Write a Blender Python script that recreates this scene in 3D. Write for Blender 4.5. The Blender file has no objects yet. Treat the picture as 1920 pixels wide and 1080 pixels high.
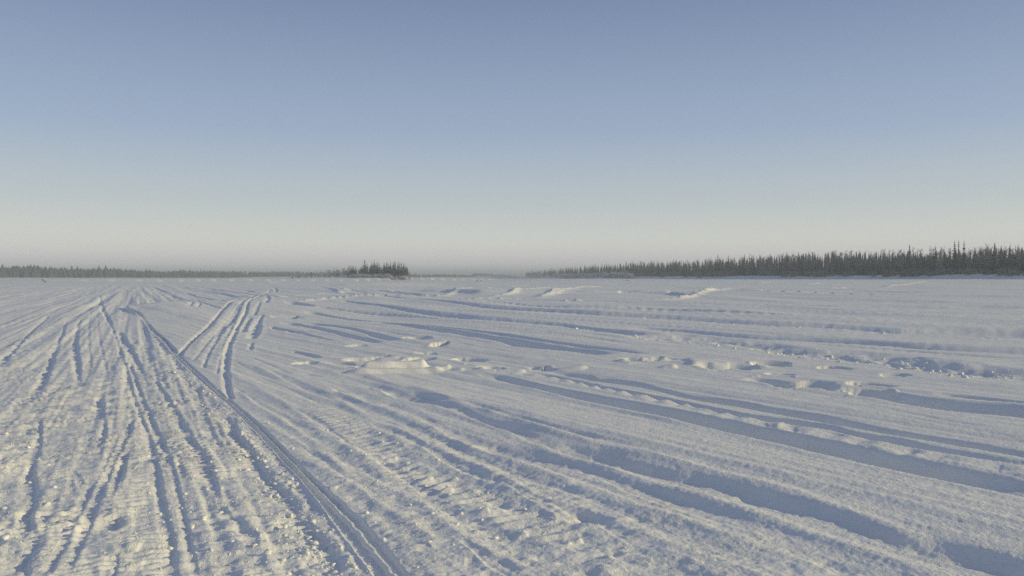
import bpy, math, random
import numpy as np
from mathutils import Vector

random.seed(7)
rng = np.random.default_rng(7)
scene = bpy.context.scene
COL = scene.collection

# ------------------------------------------------------------------ camera
F_PX, CAM_H, HORIZON = 1600.0, 1.55, 522.0        # focal length in photo pixels, eye height, horizon row
PITCH = math.atan((540.0 - HORIZON) / F_PX)
cam_d = bpy.data.cameras.new("camera")
cam_d.sensor_width = 36.0
cam_d.lens = 36.0 * F_PX / 1920.0
cam_d.clip_start, cam_d.clip_end = 0.05, 20000.0
cam = bpy.data.objects.new("camera", cam_d)
cam.location = (0, 0, CAM_H)
cam.rotation_euler = (math.pi / 2 - PITCH, 0, 0)
COL.objects.link(cam)
scene.camera = cam

# ------------------------------------------------------------------ light
SUN_EL = math.radians(16.0)
SUN_AZ = math.radians(96.0)                       # clockwise from the viewing direction: right and a little behind
TO_SUN = Vector((math.sin(SUN_AZ) * math.cos(SUN_EL), math.cos(SUN_AZ) * math.cos(SUN_EL), math.sin(SUN_EL)))
world = bpy.data.worlds.new("World")
scene.world = world
world.use_nodes = True
nt = world.node_tree
bg = nt.nodes["Background"]
sky = nt.nodes.new("ShaderNodeTexSky")
sky.sky_type = 'NISHITA'
sky.sun_disc = False
sky.sun_elevation = SUN_EL
sky.sun_rotation = SUN_AZ
sky.air_density = 1.0
sky.dust_density = 1.0
sky.ozone_density = 1.0
SKY_STRENGTH = 0.12
geo_w = nt.nodes.new("ShaderNodeTexCoord")
sep_w = nt.nodes.new("ShaderNodeSeparateXYZ")
ramp_w = nt.nodes.new("ShaderNodeValToRGB")           # frosty winter sky, only by height above the horizon
nt.links.new(geo_w.outputs["Generated"], sep_w.inputs[0])
nt.links.new(sep_w.outputs["Z"], ramp_w.inputs[0])
SKY_RAMP = [(0.0, (.84, .80, .83)), (.025, (.81, .775, .79)), (.042, (.755, .765, .72)), (.085, (.555, .605, .63)),
            (.167, (.355, .445, .60)), (.31, (.20, .262, .43)), (.6, (.165, .21, .35)), (1.0, (.13, .17, .31))]
el_ = ramp_w.color_ramp.elements
while len(el_) < len(SKY_RAMP): el_.new(.5)
for e_, (p_, c_) in zip(el_, SKY_RAMP): e_.position = p_
for e_, (p_, c_) in zip(el_, SKY_RAMP): e_.color = (*[q_ / SKY_STRENGTH / 10 for q_ in c_], 1)
gain_w = nt.nodes.new("ShaderNodeVectorMath"); gain_w.operation = 'SCALE'; gain_w.inputs["Scale"].default_value = 10
nt.links.new(ramp_w.outputs[0], gain_w.inputs[0])
mix_w = nt.nodes.new("ShaderNodeMix"); mix_w.data_type = 'RGBA'; mix_w.inputs["Factor"].default_value = .85
nt.links.new(sky.outputs[0], mix_w.inputs["A"]); nt.links.new(gain_w.outputs[0], mix_w.inputs["B"])
nt.links.new(mix_w.outputs["Result"], bg.inputs["Color"])
bg.inputs["Strength"].default_value = SKY_STRENGTH
sun_d = bpy.data.lights.new("sun", 'SUN')
sun_d.energy = 2.92
sun_d.angle = math.radians(0.5)
sun_d.color = (1.0, 0.84, 0.45)
sun = bpy.data.objects.new("sun", sun_d)
sun.rotation_euler = TO_SUN.to_track_quat('Z', 'Y').to_euler()
COL.objects.link(sun)
vs = scene.view_settings
vs.view_transform = 'Standard'
vs.look = 'None'
vs.gamma = 1.0
vs.use_curve_mapping = False
vs.exposure = 0.0
try:
    scene.cycles.use_denoising = False
    scene.cycles.max_bounces = 6
    scene.cycles.diffuse_bounces = 3
    scene.cycles.volume_bounces = 0
except Exception:
    pass

# ------------------------------------------------------------------ helpers
def at(px, py):
    """photo pixel -> point on the level snow, metres"""
    px = np.asarray(px, float); py = np.asarray(py, float)
    u = (px - 960.0) / F_PX; v = (540.0 - py) / F_PX
    dy = math.cos(PITCH) + v * math.sin(PITCH)
    dz = v * math.cos(PITCH) - math.sin(PITCH)
    t = CAM_H / np.maximum(-dz, 1e-4)
    return np.stack([u * t, dy * t], -1)

def smooth(a, b, x):
    t = np.clip((x - a) / (b - a), 0, 1)
    return t * t * (3 - 2 * t)

def _hash(ix, iy, seed):
    h = (ix.astype(np.int64) * 374761393 + iy.astype(np.int64) * 668265263 + seed * 1274126177) & 0xFFFFFFFF
    h = ((h ^ (h >> 13)) * 1274126177) & 0xFFFFFFFF
    h = h ^ (h >> 16)
    return (h & 0xFFFF) / 32767.5 - 1.0

def vnoise(x, y, seed=0):
    fx, fy = np.floor(x), np.floor(y)
    tx, ty = x - fx, y - fy
    tx = tx * tx * tx * (tx * (tx * 6 - 15) + 10); ty = ty * ty * ty * (ty * (ty * 6 - 15) + 10)
    a = _hash(fx, fy, seed); b = _hash(fx + 1, fy, seed); c = _hash(fx, fy + 1, seed); d = _hash(fx + 1, fy + 1, seed)
    return (a * (1 - tx) + b * tx) * (1 - ty) + (c * (1 - tx) + d * tx) * ty

def fbm(x, y, seed=0, octs=3, gain=0.5):
    s = 0; a = 1.0
    for k in range(octs):
        s = s + a * vnoise(x * 2 ** k + 17.3 * k, y * 2 ** k - 9.1 * k, seed + k); a *= gain
    return s

def catmull(P, n=6):
    P = np.asarray(P, float)
    if len(P) < 3:
        t = np.linspace(0, 1, n + 1)[:, None]
        return P[0] * (1 - t) + P[-1] * t
    Q = np.vstack([2 * P[0] - P[1], P, 2 * P[-1] - P[-2]])
    out = []
    for i in range(1, len(Q) - 2):
        p0, p1, p2, p3 = Q[i - 1], Q[i], Q[i + 1], Q[i + 2]
        for t in np.arange(n) / n:
            out.append(0.5 * ((2 * p1) + (-p0 + p2) * t + (2 * p0 - 5 * p1 + 4 * p2 - p3) * t * t + (-p0 + 3 * p1 - 3 * p2 + p3) * t ** 3))
    out.append(P[-1])
    return np.array(out)

SH = np.array([TO_SUN.x, TO_SUN.y]); SH = SH / np.linalg.norm(SH)
TAN_EL = math.tan(SUN_EL)

class Line:
    """a mark in the snow: centre line in metres with half-widths; gives signed distance and run"""
    def __init__(self, C, W):
        self.C = np.asarray(C); self.W = np.asarray(W)
        d = np.diff(self.C, axis=0); L = np.hypot(d[:, 0], d[:, 1])
        self.s = np.concatenate([[0], np.cumsum(L)])
    def query(self, X, Y, reach):
        """indices, signed distance (+ on the sun side), run s, half-width, total"""
        C = self.C
        lo = C.min(0) - reach; hi = C.max(0) + reach
        idx = np.nonzero((X > lo[0]) & (X < hi[0]) & (Y > lo[1]) & (Y < hi[1]))[0]
        if len(idx) == 0: return None
        x = X[idx]; y = Y[idx]
        best = np.full(len(idx), 1e9); sd = np.zeros(len(idx)); rs = np.zeros(len(idx)); hw = np.zeros(len(idx)); sn = np.zeros(len(idx))
        for i in range(len(C) - 1):
            a = C[i]; b = C[i + 1]; e = b - a; l2 = e @ e
            if l2 < 1e-10: continue
            q = np.nonzero((x > min(a[0], b[0]) - reach) & (x < max(a[0], b[0]) + reach) & (y > min(a[1], b[1]) - reach) & (y < max(a[1], b[1]) + reach))[0]
            if len(q) == 0: continue
            dx = x[q] - a[0]; dy = y[q] - a[1]
            t = np.clip((dx * e[0] + dy * e[1]) / l2, 0, 1)
            ex = dx - t * e[0]; ey = dy - t * e[1]
            D = np.hypot(ex, ey)
            m = D < best[q]
            r = q[m]
            best[r] = D[m]
            n = np.array([e[1], -e[0]]) / math.sqrt(l2)
            if n @ SH < 0: n = -n
            sn[r] = max(.22, n @ SH)
            sg = np.where(ex[m] * n[0] + ey[m] * n[1] >= 0, 1.0, -1.0)
            sd[r] = sg * D[m]
            rs[r] = self.s[i] + t[m] * math.sqrt(l2)
            hw[r] = self.W[i] * (1 - t[m]) + self.W[i + 1] * t[m]
        k = best < reach
        self.sn = sn[k]
        return idx[k], sd[k], rs[k], hw[k]
    def sunness(self):
        d = self.C[-1] - self.C[0]; d = d / np.linalg.norm(d)
        return max(0.35, abs(-d[1] * SH[0] + d[0] * SH[1]))

def hband(pts, n=5):       # (x, y_top, y_bottom) of a dark band that runs across
    p = catmull(pts, n)
    A = at(p[:, 0], p[:, 1]); B = at(p[:, 0], p[:, 2])
    return _band(A, B)
def vband(pts, n=5):       # (x_left, x_right, y) of a dark band that runs away from the eye
    p = catmull(pts, n)
    return _band(at(p[:, 0], p[:, 2]), at(p[:, 1], p[:, 2]))
def _band(A, B):
    C = (A + B) / 2
    d = np.gradient(C, axis=0); d /= np.maximum(np.hypot(d[:, 0], d[:, 1]), 1e-9)[:, None]
    w = np.abs((A - B)[:, 0] * d[:, 1] - (A - B)[:, 1] * d[:, 0]) / 2
    return Line(C, np.maximum(w, 0.008))
def path(pts, w, n=5):     # (x, y) centre line, constant or (w0, w1) half-width in metres
    p = catmull(pts, n); C = at(p[:, 0], p[:, 1])
    W = np.full(len(C), w) if np.isscalar(w) else np.linspace(w[0], w[1], len(C))
    return Line(C, W)

# ------------------------------------------------------------------ marks read off the snow
# crisp trenches pressed into the smooth crust, running from far left to near right
TRENCH = [
    # (points, strength, softness)
    ([(700,601,604),(760,606,614),(840,618,629),(930,631,644),(1000,642,656),(1080,652,664),(1157,662,674)], 1.0, 0),
    ([(735,604,606),(840,614,617.5),(930,625,630),(1000,636,641),(1080,646,651),(1160,655,661),(1230,664,668)], .8, 0),
    ([(872,691,693),(940,700,709),(1007,715,725),(1100,733,747),(1250,760,779),(1382,787,811),(1591,832,858),(1750,865,893),(1920,900,928),(2100,938,968)], 1.0, 0),
    ([(965,688,693),(1040,700,705),(1123,717,723),(1203,733,738),(1287,750,756),(1400,773,780),(1535,790,802),(1603,807,817),(1671,817,832),(1752,836,846),(1915,863,873),(2050,890,900)], .9, 0),
    ([(1005,686,689),(1090,697,705),(1120,703,711),(1203,715,723),(1287,735,742.5),(1370,745,757),(1437,758,769),(1535,773,787),(1671,800,813),(1779,817,832),(1920,841,856),(2080,868,884)], 1.0, 0),
    ([(1560,731,735),(1600,729,738),(1633,730,746),(1725,743,762),(1806,752,773),(1920,765,784),(2080,784,804)], 1.0, 0),
    ([(1390,708,712),(1440,711,718),(1481,714,727),(1533,716,733),(1575,733,737)], 1.0, 0),
    ([(1740,737,740),(1833,746,752),(1920,757,761),(2040,771,776)], .9, 0),
    ([(1585,719,722),(1625,718,725),(1682,724,731)], 1.0, 0),
    ([(1435,699,702),(1465,700,705),(1494,702,705)], 1.0, 0),
    ([(1405,681,685),(1440,680,688),(1485,683,688)], 1.0, 0),
    ([(1300,685,687),(1350,684,695),(1388,684,699),(1400,690,702)], 1.0, 0),
    ([(1530,690,692),(1565,689,693),(1600,693,696)], .8, 0),
    ([(1650,703,706),(1690,703,708),(1710,706,708)], .7, 0),
    # middle distance, right
    ([(640,563,565),(740,575,579),(850,586,593),(900,592,599),(1035,604,612),(1130,618,624),(1225,626,635)], .9, .3),
    ([(1180,624,632),(1279,627,643),(1420,641,657),(1508,654,668),(1617,662,678),(1752,678,697),(1920,695,716),(2080,712,734)], .7, .4),
    ([(640,548,549),(780,561,563),(900,572,575),(1090,583,588),(1225,590,598),(1400,602,610),(1590,611,620),(1698,616,627),(1920,620,634),(2100,630,645)], .9, .2),
    ([(1180,612,615),(1290,619,624),(1400,627,634),(1590,637,642),(1752,645,653),(1920,651,664),(2080,660,675)], .9, .2),
    ([(940,558,559),(1090,563,566),(1225,566,570),(1420,570,575),(1594,573,575.5),(1920,575,579),(2050,577,581)], .9, .2),
    ([(1390,576.5,578),(1600,583,585.5),(1750,587,589),(1920,588.5,591),(2050,590,593)], .9, .2),
    ([(1580,545,546.5),(1660,547,548.5),(1730,548.5,550)], .8, .2),
    ([(1150,578,579),(1300,585,587),(1420,591,592.5),(1500,596,597)], .8, .2),
    ([(890,611,613),(1023,624,626),(1157,641,643),(1237,654,656),(1330,658,662)], .6, .5),
    ([(860,604,605),(1000,614,616),(1120,629,631),(1190,638,640)], .5, .5),
    ([(910,622,623),(1020,634,636),(1120,647,649)], .5, .5),
    # middle distance, left of centre
    ([(532,597,604),(600,612,617),(662,627,634),(720,640,645)], 1.0, .1),
    ([(570,600,604),(650,612,616),(712,627,635),(748,636,642)], 1.0, .1),
    ([(545,614,622),(610,632,635),(640,636,640)], 1.0, .1),
    ([(545,653,655),(575,658,665),(600,665,671)], 1.0, .1),
    ([(575,580,584),(625,588,591),(690,597,600),(760,607,608)], .9, .2),
    ([(540,565,569),(565,568,575),(585,573,577)], .9, .2),
    ([(590,574,576),(670,580,582),(760,586,588),(830,594,597)], .7, .3),
    ([(690,616,618),(740,624,628),(790,634,637)], .6, .5),
    ([(766,632,635),(782,631,639),(800,635,640)], 1.5, 0),
    ([(816,643,646),(828,641,649),(841,643,647)], 1.5, 0),
    ([(783,657,660),(800,657,663),(815,655,658)], 1.0, 0),
    ([(508,608,611),(522,611,618),(538,615,620)], 1.3, .1),
    ([(541,615,618),(551,616,624),(563,620,625)], 1.3, .1),
    ([(530,590,594),(540,589,594),(550,591,595)], 1.0, .1),
    ([(655,645,648),(668,644,650),(682,647,650)], .8, .4),
    ([(640,671,674),(690,668,672),(735,663,665)], 1.0, 0),
    ([(560,676,680),(572,674,684),(584,678,684)], 1.0, .2),
    ([(600,676,677),(650,676,681),(668,682,685)], .9, 0),
    ([(770,668,674),(785,667,678),(808,672,676)], 1.0, 0),
    ([(848,668,674),(870,667,676),(896,669,679)], 1.0, 0),
    ([(905,682,689),(930,684,693),(950,686,691)], 1.0, 0),
    ([(990,682,686),(1015,684,691),(1038,684,689)], .8, .1),
    ([(1165,672,677),(1190,673,680),(1215,675,679)], 1.0, 0),
    ([(1217,671,676),(1230,670,681),(1245,672,682)], 1.0, 0),
    ([(318,554,555.5),(365,566,568),(418,580,582.5)], .9, .2), ([(350,551,552),(400,561,563),(428,568,570)], .9, .2),
    ([(360,543,544),(430,553,555),(468,556,557.5)], .9, .2), ([(440,540,541),(470,545,547),(488,550,551)], .9, .2),
    ([(330,565,566.5),(345,573,575),(372,584,586)], .7, .3), ([(340,600,602),(372,612,615),(392,622,624)], .5, .5),
    ([(706,544,545),(760,549,551),(815,554,555.5)], .9, .1), ([(735,545,546),(790,550,552),(830,555,556)], .9, .1),
    ([(655,541,542),(672,545,546.5),(692,550,551)], .9, .1), ([(674,543,544),(692,548,549)], .9, .1),
    ([(600,538,539),(650,541,542)], .8, .2), ([(560,553,554),(620,549,550)], .6, .2), ([(900,566,567),(980,571,572.5),(1080,576,577)], .7, .2),
    ([(1000,579,580.5),(1120,589,591),(1260,600,602)], .6, .3), ([(1450,655,657),(1560,668,670),(1700,683,686),(1920,706,709)], .6, .3),
    ([(1500,640,641.5),(1700,655,657),(1920,672,675)], .6, .3), ([(1500,606,607),(1700,620,621.5),(1920,640,642)], .6, .3),
    ([(1430,560,561),(1600,562,563),(1800,566,567)], .7, .3), ([(1200,556,557),(1380,559,560)], .6, .3),
    ([(1480,724,726),(1640,758,761),(1780,786,790),(1920,806,811)], .45, .6), ([(1500,738,740),(1700,780,783),(1920,818,822)], .35, .6),
    ([(450,660,663),(500,680,684),(560,705,709)], .6, .6), ([(470,668,671),(540,694,697)], .5, .6), ([(440,676,680),(480,694,699),(530,712,717)], .6, .6),
    ([(560,650,652),(620,662,664)], .5, .5), ([(850,642,644),(900,650,652),(960,660,662)], .5, .5), ([(900,660,661.5),(960,668,669)], .5, .5),
    # soft wind-filled furrows, lower right
    ([(760,728,731),(820,740,745),(873,750,757),(950,771,780),(1033,794,803),(1096,809,819),(1200,836,843)], .9, .6),
    ([(640,704,709),(700,715,724),(762,730,748),(846,753,769),(887,772,786),(950,792,809),(1033,822,840),(1110,840,866),(1237,872,895),(1321,890,915),(1446,924,953),(1520,945,972),(1624,972,1005),(1697,995,1032),(1790,1018,1055),(1880,1040,1080),(2010,1080,1124),(2350,1165,1215),(2800,1290,1350)], .9, .5),
    ([(600,708,716),(673,733,748),(773,768,782),(835,800,813),(900,824,842),(992,850,868),(1096,872,888),(1200,912,930),(1300,940,962),(1420,975,1000),(1540,1020,1050),(1640,1050,1085)], .55, .8),
    ([(710,772,778),(804,808,818),(880,845,858),(960,882,892),(1060,915,925),(1150,945,958),(1260,990,1012),(1380,1030,1060)], .5, .8),
    ([(690,784,790),(710,793,805),(762,813,826),(815,843,854),(867,864,885),(908,888,900),(940,898,910),(981,920,932),(1071,952,978),(1133,973,992),(1196,1007,1034),(1240,1036,1062),(1290,1060,1085)], .85, .5),
    ([(500,690,694),(558,712,722),(585,724,735),(640,746,756)], .7, .7),
    ([(440,722,726),(496,756,765),(531,773,781),(552,788,798),(590,806,815)], .7, .7),
    ([(540,756,760),(590,780,790),(615,796,806),(648,822,829),(690,842,854),(740,872,886),(794,906,924),(840,928,942),(900,958,972)], .75, .6),
    ([(560,826,832),(590,842,856),(640,878,892),(690,912,928),(730,948,962)], .6, .8),
    ([(470,700,703),(520,716,720),(570,738,744),(620,764,770)], .5, .8),
    ([(855,1000,1012),(908,1034,1056),(950,1053,1082),(1000,1085,1110)], .9, .4),
    ([(560,696,700),(600,702,706),(660,716,722)], .5, .7),
    ([(1050,940,955),(1090,955,972),(1120,968,985)], .7, .5),
    ([(1530,1040,1060),(1600,1066,1090)], .6, .6),
]
# grooves on the packed trail that run away from the eye: (x_left, x_right, y)
GROOVE = [
    ([(87,93,593),(68,75,608),(45,53,630),(22,32,652),(-8,6,682)], 1.0),
    ([(123,127,600),(112,119,627),(98,108,653),(84,99,687),(60,80,730)], .9),
    ([(150,154,598),(142,149,612),(136,146,640),(134,147,657),(139,152,687),(141,150,712)], 1.0),
    ([(220,228,620),(230,244,643),(240,254,660),(251,262,677),(262,272,700)], 1.0),
    ([(192,195,575),(196,203,590),(203,210,603)], .9),
    ([(66,80,785),(68,80,813),(57,75,847),(48,66,880),(44,72,928),(38,60,970),(38,74,1005),(16,60,1042),(5,58,1085)], 1.0),
    ([(228,238,680),(244,252,734),(262,271,784),(276,287,826),(287,299,870),(295,309,928),(304,318,963),(312,330,1010),(318,336,1060)], .9),
    ([(184,190,556),(190,196,582),(202,207,600),(211,216,620),(219,225,643),(229,237,684)], .8),
    ([(240,247,680),(258,266,732),(273,282,767),(288,298,805),(308,320,853),(319,332,888),(328,342,934),(342,360,1001),(352,374,1060),(358,384,1090)], .9),
    ([(243,252,782),(232,245,809),(214,228,842),(196,214,874),(176,196,920),(157,174,980),(136,154,1022),(108,132,1080)], .9),
    ([(224,230,805),(203,212,842),(187,198,872),(166,182,899),(137,150,967),(114,132,1005),(92,112,1042),(74,98,1085)], .9),
    ([(236,243,840),(222,240,862),(208,232,888),(204,222,910),(205,212,935)], 1.0),
    ([(190,225,965),(184,230,978),(186,212,992)], .8),
    ([(178,190,740),(179,197,757),(185,197,785),(188,202,805),(172,192,850)], .7),
    ([(286,296,712),(308,321,749),(321,338,778),(336,354,801),(352,369,828),(366,384,847),(372,400,876),(390,408,905),(405,416,935)], .75),
    ([(360,376,722),(368,380,750),(385,396,770)], .6),
    ([(424,440,780),(430,452,815),(444,472,838),(458,492,865),(487,510,892),(503,528,913),(518,556,936),(540,562,965),(575,606,1001),(600,640,1042),(610,650,1085)], .6),
    ([(210,226,1030),(200,222,1060),(196,218,1085)], .8),
    ([(400,425,950),(436,470,985),(470,500,1020)], .6),
    ([(150,163,905),(128,138,880),(126,140,920)], .5),
    ([(468,476,640),(464,474,655)], .9),
    # the branch that splits off to the far trail
    ([(331,341,667),(336,345,660),(350,358,645),(371,378,625),(396,403,601),(414,420,583),(439,445,565),(465,469,557),(482,485,553),(499,502,549),(506,509,542)], 1.6),
    ([(378,386,690),(386,393,666),(400,408,640),(412,424,615),(427,439,600),(447,454,577),(462,466,562),(478,481,555)], 1.0),
    ([(360,367,676),(372,378,660),(392,397,636),(414,418,608),(436,440,585),(456,460,566)], .8),
    ([(428,440,748),(421,433,725),(417,430,700),(419,432,672),(423,433,652),(432,441,630),(446,453,603),(458,465,583),(466,470,567),(482,486,556),(502,505,549),(510,513,543)], 1.3),
    ([(404,410,702),(408,414,680),(413,418,655),(424,429,628),(440,444,600)], .8),
    ([(466,478,632),(471,489,615),(480,490,600),(490,496,588)], 1.0),
    ([(450,462,618),(457,468,603),(466,474,593)], .9),
    ([(472,480,588),(480,487,578),(486,491,568)], .8),
    ([(493,503,570),(500,507,560),(498,503,553)], .8),
    ([(510,518,548),(516,521,543),(512,517,539)], .8),
    ([(352,360,578),(358,365,570)], .9), ([(368,373,580),(372,379,572)], .9),
    # faint far wheel lines, left
    ([(112,115,590),(150,153,572),(176,178,560)], .8),
    ([(0,10,612),(70,76,590),(130,133,572),(172,174,560)], .6),
    ([(0,8,582),(80,84,568),(150,152,556)], .5),
    ([(168,174,690),(163,169,640),(166,170,600),(172,175,570)], .5),
    ([(196,204,700),(187,193,650),(182,186,610),(181,183,575)], .5),
]
# narrow raised lips: (x, y) with half-width and height in metres
RIDGE = [
    ([(700,728),(817,762),(950,815),(1050,857),(1144,880),(1237,913),(1362,949),(1446,976),(1520,1005),(1666,1053),(1760,1090)], .09, .022),
    ([(640,738),(700,763),(804,805),(908,849),(992,876),(1050,897),(1144,932),(1279,982),(1404,1028),(1520,1068)], .10, .026),
    ([(690,706),(817,738),(950,782),(1096,824),(1217,855),(1330,885),(1446,913),(1560,950),(1700,1000),(1830,1040)], .10, .025),
    ([(480,690),(600,735),(700,785),(800,832),(900,880),(990,925),(1100,990),(1200,1050)], .07, .014),
    ([(430,700),(520,750),(620,815),(720,890),(830,970),(930,1050)], .07, .012),
    ([(450,735),(540,800),(640,875),(730,955),(800,1020)], .05, .010),
]
# the clean double ski groove and its neighbours: (x, y) left lip, (x, y) right lip
SKI = [
    ([(236,578),(265,595),(281,617),(305,638),(318,652),(345,682),(392,725),(427,757),(463,792),(529,859),(583,922),(642,997),(706,1078),(740,1120)],
     [(239,578),(270,595),(287,617),(312,638),(325,652),(353,682),(402,725),(440,755),(478,787),(548,857),(616,922),(697,995),(765,1076),(800,1118)]),
]
# bright little pressure ridges on the far ice: points, half-width, height, roughness
WHITE = [
    ([(548,567),(600,562),(650,559),(700,556.5),(780,555),(860,556.5)], .24, .34, .4),
    ([(815,555.5),(875,545),(925,538.5)], .35, .30, .15),
    ([(880,557.5),(940,554),(965,550),(976,543.5),(1022,539.5),(1075,538.5)], .35, .42, .3),
    ([(950,559),(1008,557.5),(1038,549),(1047,542.5),(1090,538.8),(1135,536)], .40, .50, .3),
    ([(1040,552),(1060,546),(1090,543)], .3, .25, .3),
    ([(1150,565.5),(1260,562),(1293,557),(1320,550.5),(1328,545),(1376,540)], .35, .42, .35),
    ([(1300,551),(1318,547),(1345,543)], .35, .4, .6),
    ([(1045,568),(1090,566.5),(1160,566)], .18, .25, .6),
    ([(860,564),(905,561.5),(960,560)], .2, .22, .6),
    ([(1653,538),(1700,534.5),(1739,532)], .5, .45, .3),
    ([(1419,532.5),(1446,531.5)], .6, .6, .3), ([(1512,534.5),(1536,533)], .5, .5, .3),
    ([(1553,542),(1586,540)], .4, .35, .3), ([(1640,528.5),(1705,526)], .8, .6, .3),
    ([(990,530.5),(1018,530)], .8, .7, .3), ([(945,537),(990,535.5)], .5, .4, .3),
    ([(500,531),(520,529.5),(560,529)], .8, .6, .5), ([(385,531),(432,530)], .6, .3, .4),
    ([(618,541),(632,544),(640,550)], .5, .35, .5), ([(640,540),(650,547)], .4, .3, .5),
    ([(1175,527),(1182,529)], .6, .7, .2),
    ([(305,553),(340,551.5),(380,552)], .25, .12, .6),
    ([(383,672),(395,652),(408,633),(433,600),(455,572),(475,558),(497,549)], .07, .05, .9),
    ([(350,668),(372,645),(402,610),(432,578),(455,562)], .08, .04, .8), ([(405,690),(416,655),(428,628),(445,600),(462,575)], .05, .03, .8),
]
# wind-carved mounds with a blunt end towards the sun and a tail drawn out to the left:
# (x_left, x_right, y_crest, height m, half depth m)
MOUND = [
    (674,798,680,.17,.30,1), (652,826,690,.085,.22,1), (600,680,690,.06,.2), (690,745,667,.07,.20), (620,695,667,.06,.22), (640,668,683,.06,.14),
    (752,770,667,.11,.13), (810,844,681,.14,.17), (836,869,688,.08,.16), (860,873,678,.08,.07),
    (890,918,682,.17,.15), (948,985,689,.08,.15), (965,1040,682,.12,.24), (1030,1100,686,.08,.22), (905,952,690,.05,.14),
    (1155,1186,672,.14,.15), (1200,1258,671,.13,.22), (1236,1272,684,.11,.15), (1150,1190,681,.04,.12),
    (1262,1345,677,.08,.26), (1285,1395,684,.09,.26), (1285,1450,670,.20,.55,2), (1330,1480,677,.20,.5,2), (1400,1515,675,.20,.5,2),
    (1600,1652,663,.20,.35,2), (1640,1700,668,.20,.40,2), (1680,1800,670,.20,.75,2), (1740,1900,672,.20,.8,2),
    (1660,1686,731,.06,.10), (1484,1496,705,.05,.08), (1400,1425,703,.05,.10), (1530,1572,726,.05,.18),
    (1000,1048,973,.025,.08), (895,918,958,.03,.05),
    (722,744,856,.05,.07), (748,766,868,.025,.06), (790,812,893,.03,.06), (838,860,893,.03,.06), (818,850,914,.035,.05), (822,845,921,.03,.05),
    (960,990,1000,.03,.06), (700,716,826,.03,.06), (1120,1150,1042,.025,.05), (610,632,913,.03,.05), (1068,1092,1012,.025,.06),
    (8,42,955,.05,.07), (90,118,960,.035,.05), (0,12,970,.04,.05), (230,262,1050,.04,.05), (228,258,1022,.03,.05),
]
# low shaded cut banks: (x, y), height; the high side is towards the sun
SCARP = [
    ([(620,537),(660,535),(735,532.5)], .55, 3.0),
    ([(1050,551),(1120,548),(1180,547.5),(1240,549.5),(1300,549),(1370,546),(1430,548),(1500,546),(1580,547)], .20, 1.8),
    ([(780,544),(850,549),(900,552)], .35, 1.5),
]

FOREST_EDGE = np.array([(2500,215),(2250,245),(2050,285),(1900,315),(1700,380),(1500,450),(1300,550),(1180,650),(1080,850),(985,1180)], float)
def plan(px, dist):
    return np.stack([(np.asarray(px, float) - 960) / F_PX * dist, np.asarray(dist, float)], -1)
EDGE_XY = plan(FOREST_EDGE[:, 0], FOREST_EDGE[:, 1])

def edge_dist(X, Y):
    """signed distance to the forest edge, + inside the forest"""
    best = np.full(X.shape, 1e9); sg = np.ones(X.shape)
    for i in range(len(EDGE_XY) - 1):
        a, b = EDGE_XY[i], EDGE_XY[i + 1]; e = b - a; l2 = e @ e
        t = np.clip(((X - a[0]) * e[0] + (Y - a[1]) * e[1]) / l2, 0, 1)
        dx = X - a[0] - t * e[0]; dy = Y - a[1] - t * e[1]; D = np.hypot(dx, dy)
        s = np.where(dx * e[1] - dy * e[0] > 0, 1.0, -1.0)
        m = D < best; best[m] = D[m]; sg[m] = s[m]
    return best * sg

TRAIL_R = catmull(SKI[0][0], 4)                     # right border of the packed trail, in pixels
def trail_mask(X, Y):
    """1 on the packed, chunky trail to the left, 0 on the crust"""
    P = at(TRAIL_R[:, 0], TRAIL_R[:, 1])
    o = np.argsort(P[:, 1])
    xr = np.interp(Y, P[o, 1], P[o, 0])
    return smooth(.02, -.12, X - xr + .04 * vnoise(X * 4, Y * 4, 5)) * smooth(300, 130, Y)

def big_terrain(X, Y):
    R = np.hypot(X, Y)
    z = .05 * fbm(X / 9, Y / 9, 1, 2) * smooth(6, 30, R) + .25 * fbm(X / 70, Y / 70, 3, 2) * smooth(60, 260, R)
    f = edge_dist(X, Y)
    nf = Y > 120
    up = np.where(nf, 1.0, 0.0) * smooth(120, 200, Y)
    z = z + up * (1.15 * smooth(-170, -10, f) + 1.9 * smooth(-6, 1, f + 2 * vnoise(X / 14, Y / 14, 8)) + .02 * np.clip(f, 0, 200))
    # far shore bar that carries the spruce island, and the far left shore
    x_bar = np.interp(Y, [330, 380, 480, 600, 640], [-205, -171, -102, -22, 0]) + 2.5 * vnoise(Y / 25, Y * 0, 9) + .6 * vnoise(Y / 6, Y * 0, 10)
    bar = smooth(330, 380, Y) * smooth(650, 600, Y)
    z = z + bar * (1.15 + .1 * smooth(380, 600, Y)) * smooth(1.6, -.6, X - x_bar) * (1 - smooth(-30, -110, X - x_bar)) 
    z = z + 1.0 * smooth(495, 530, Y) * smooth(-190, -110, X) * smooth(-30, -60, X)
    left = smooth(-150, -330, X) * smooth(250, 800, Y)
    z = z + left * 2.0
    z = z + 3.0 * smooth(1250, 1500, Y) * (1 - smooth(-5, 5, f))
    return z

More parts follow.
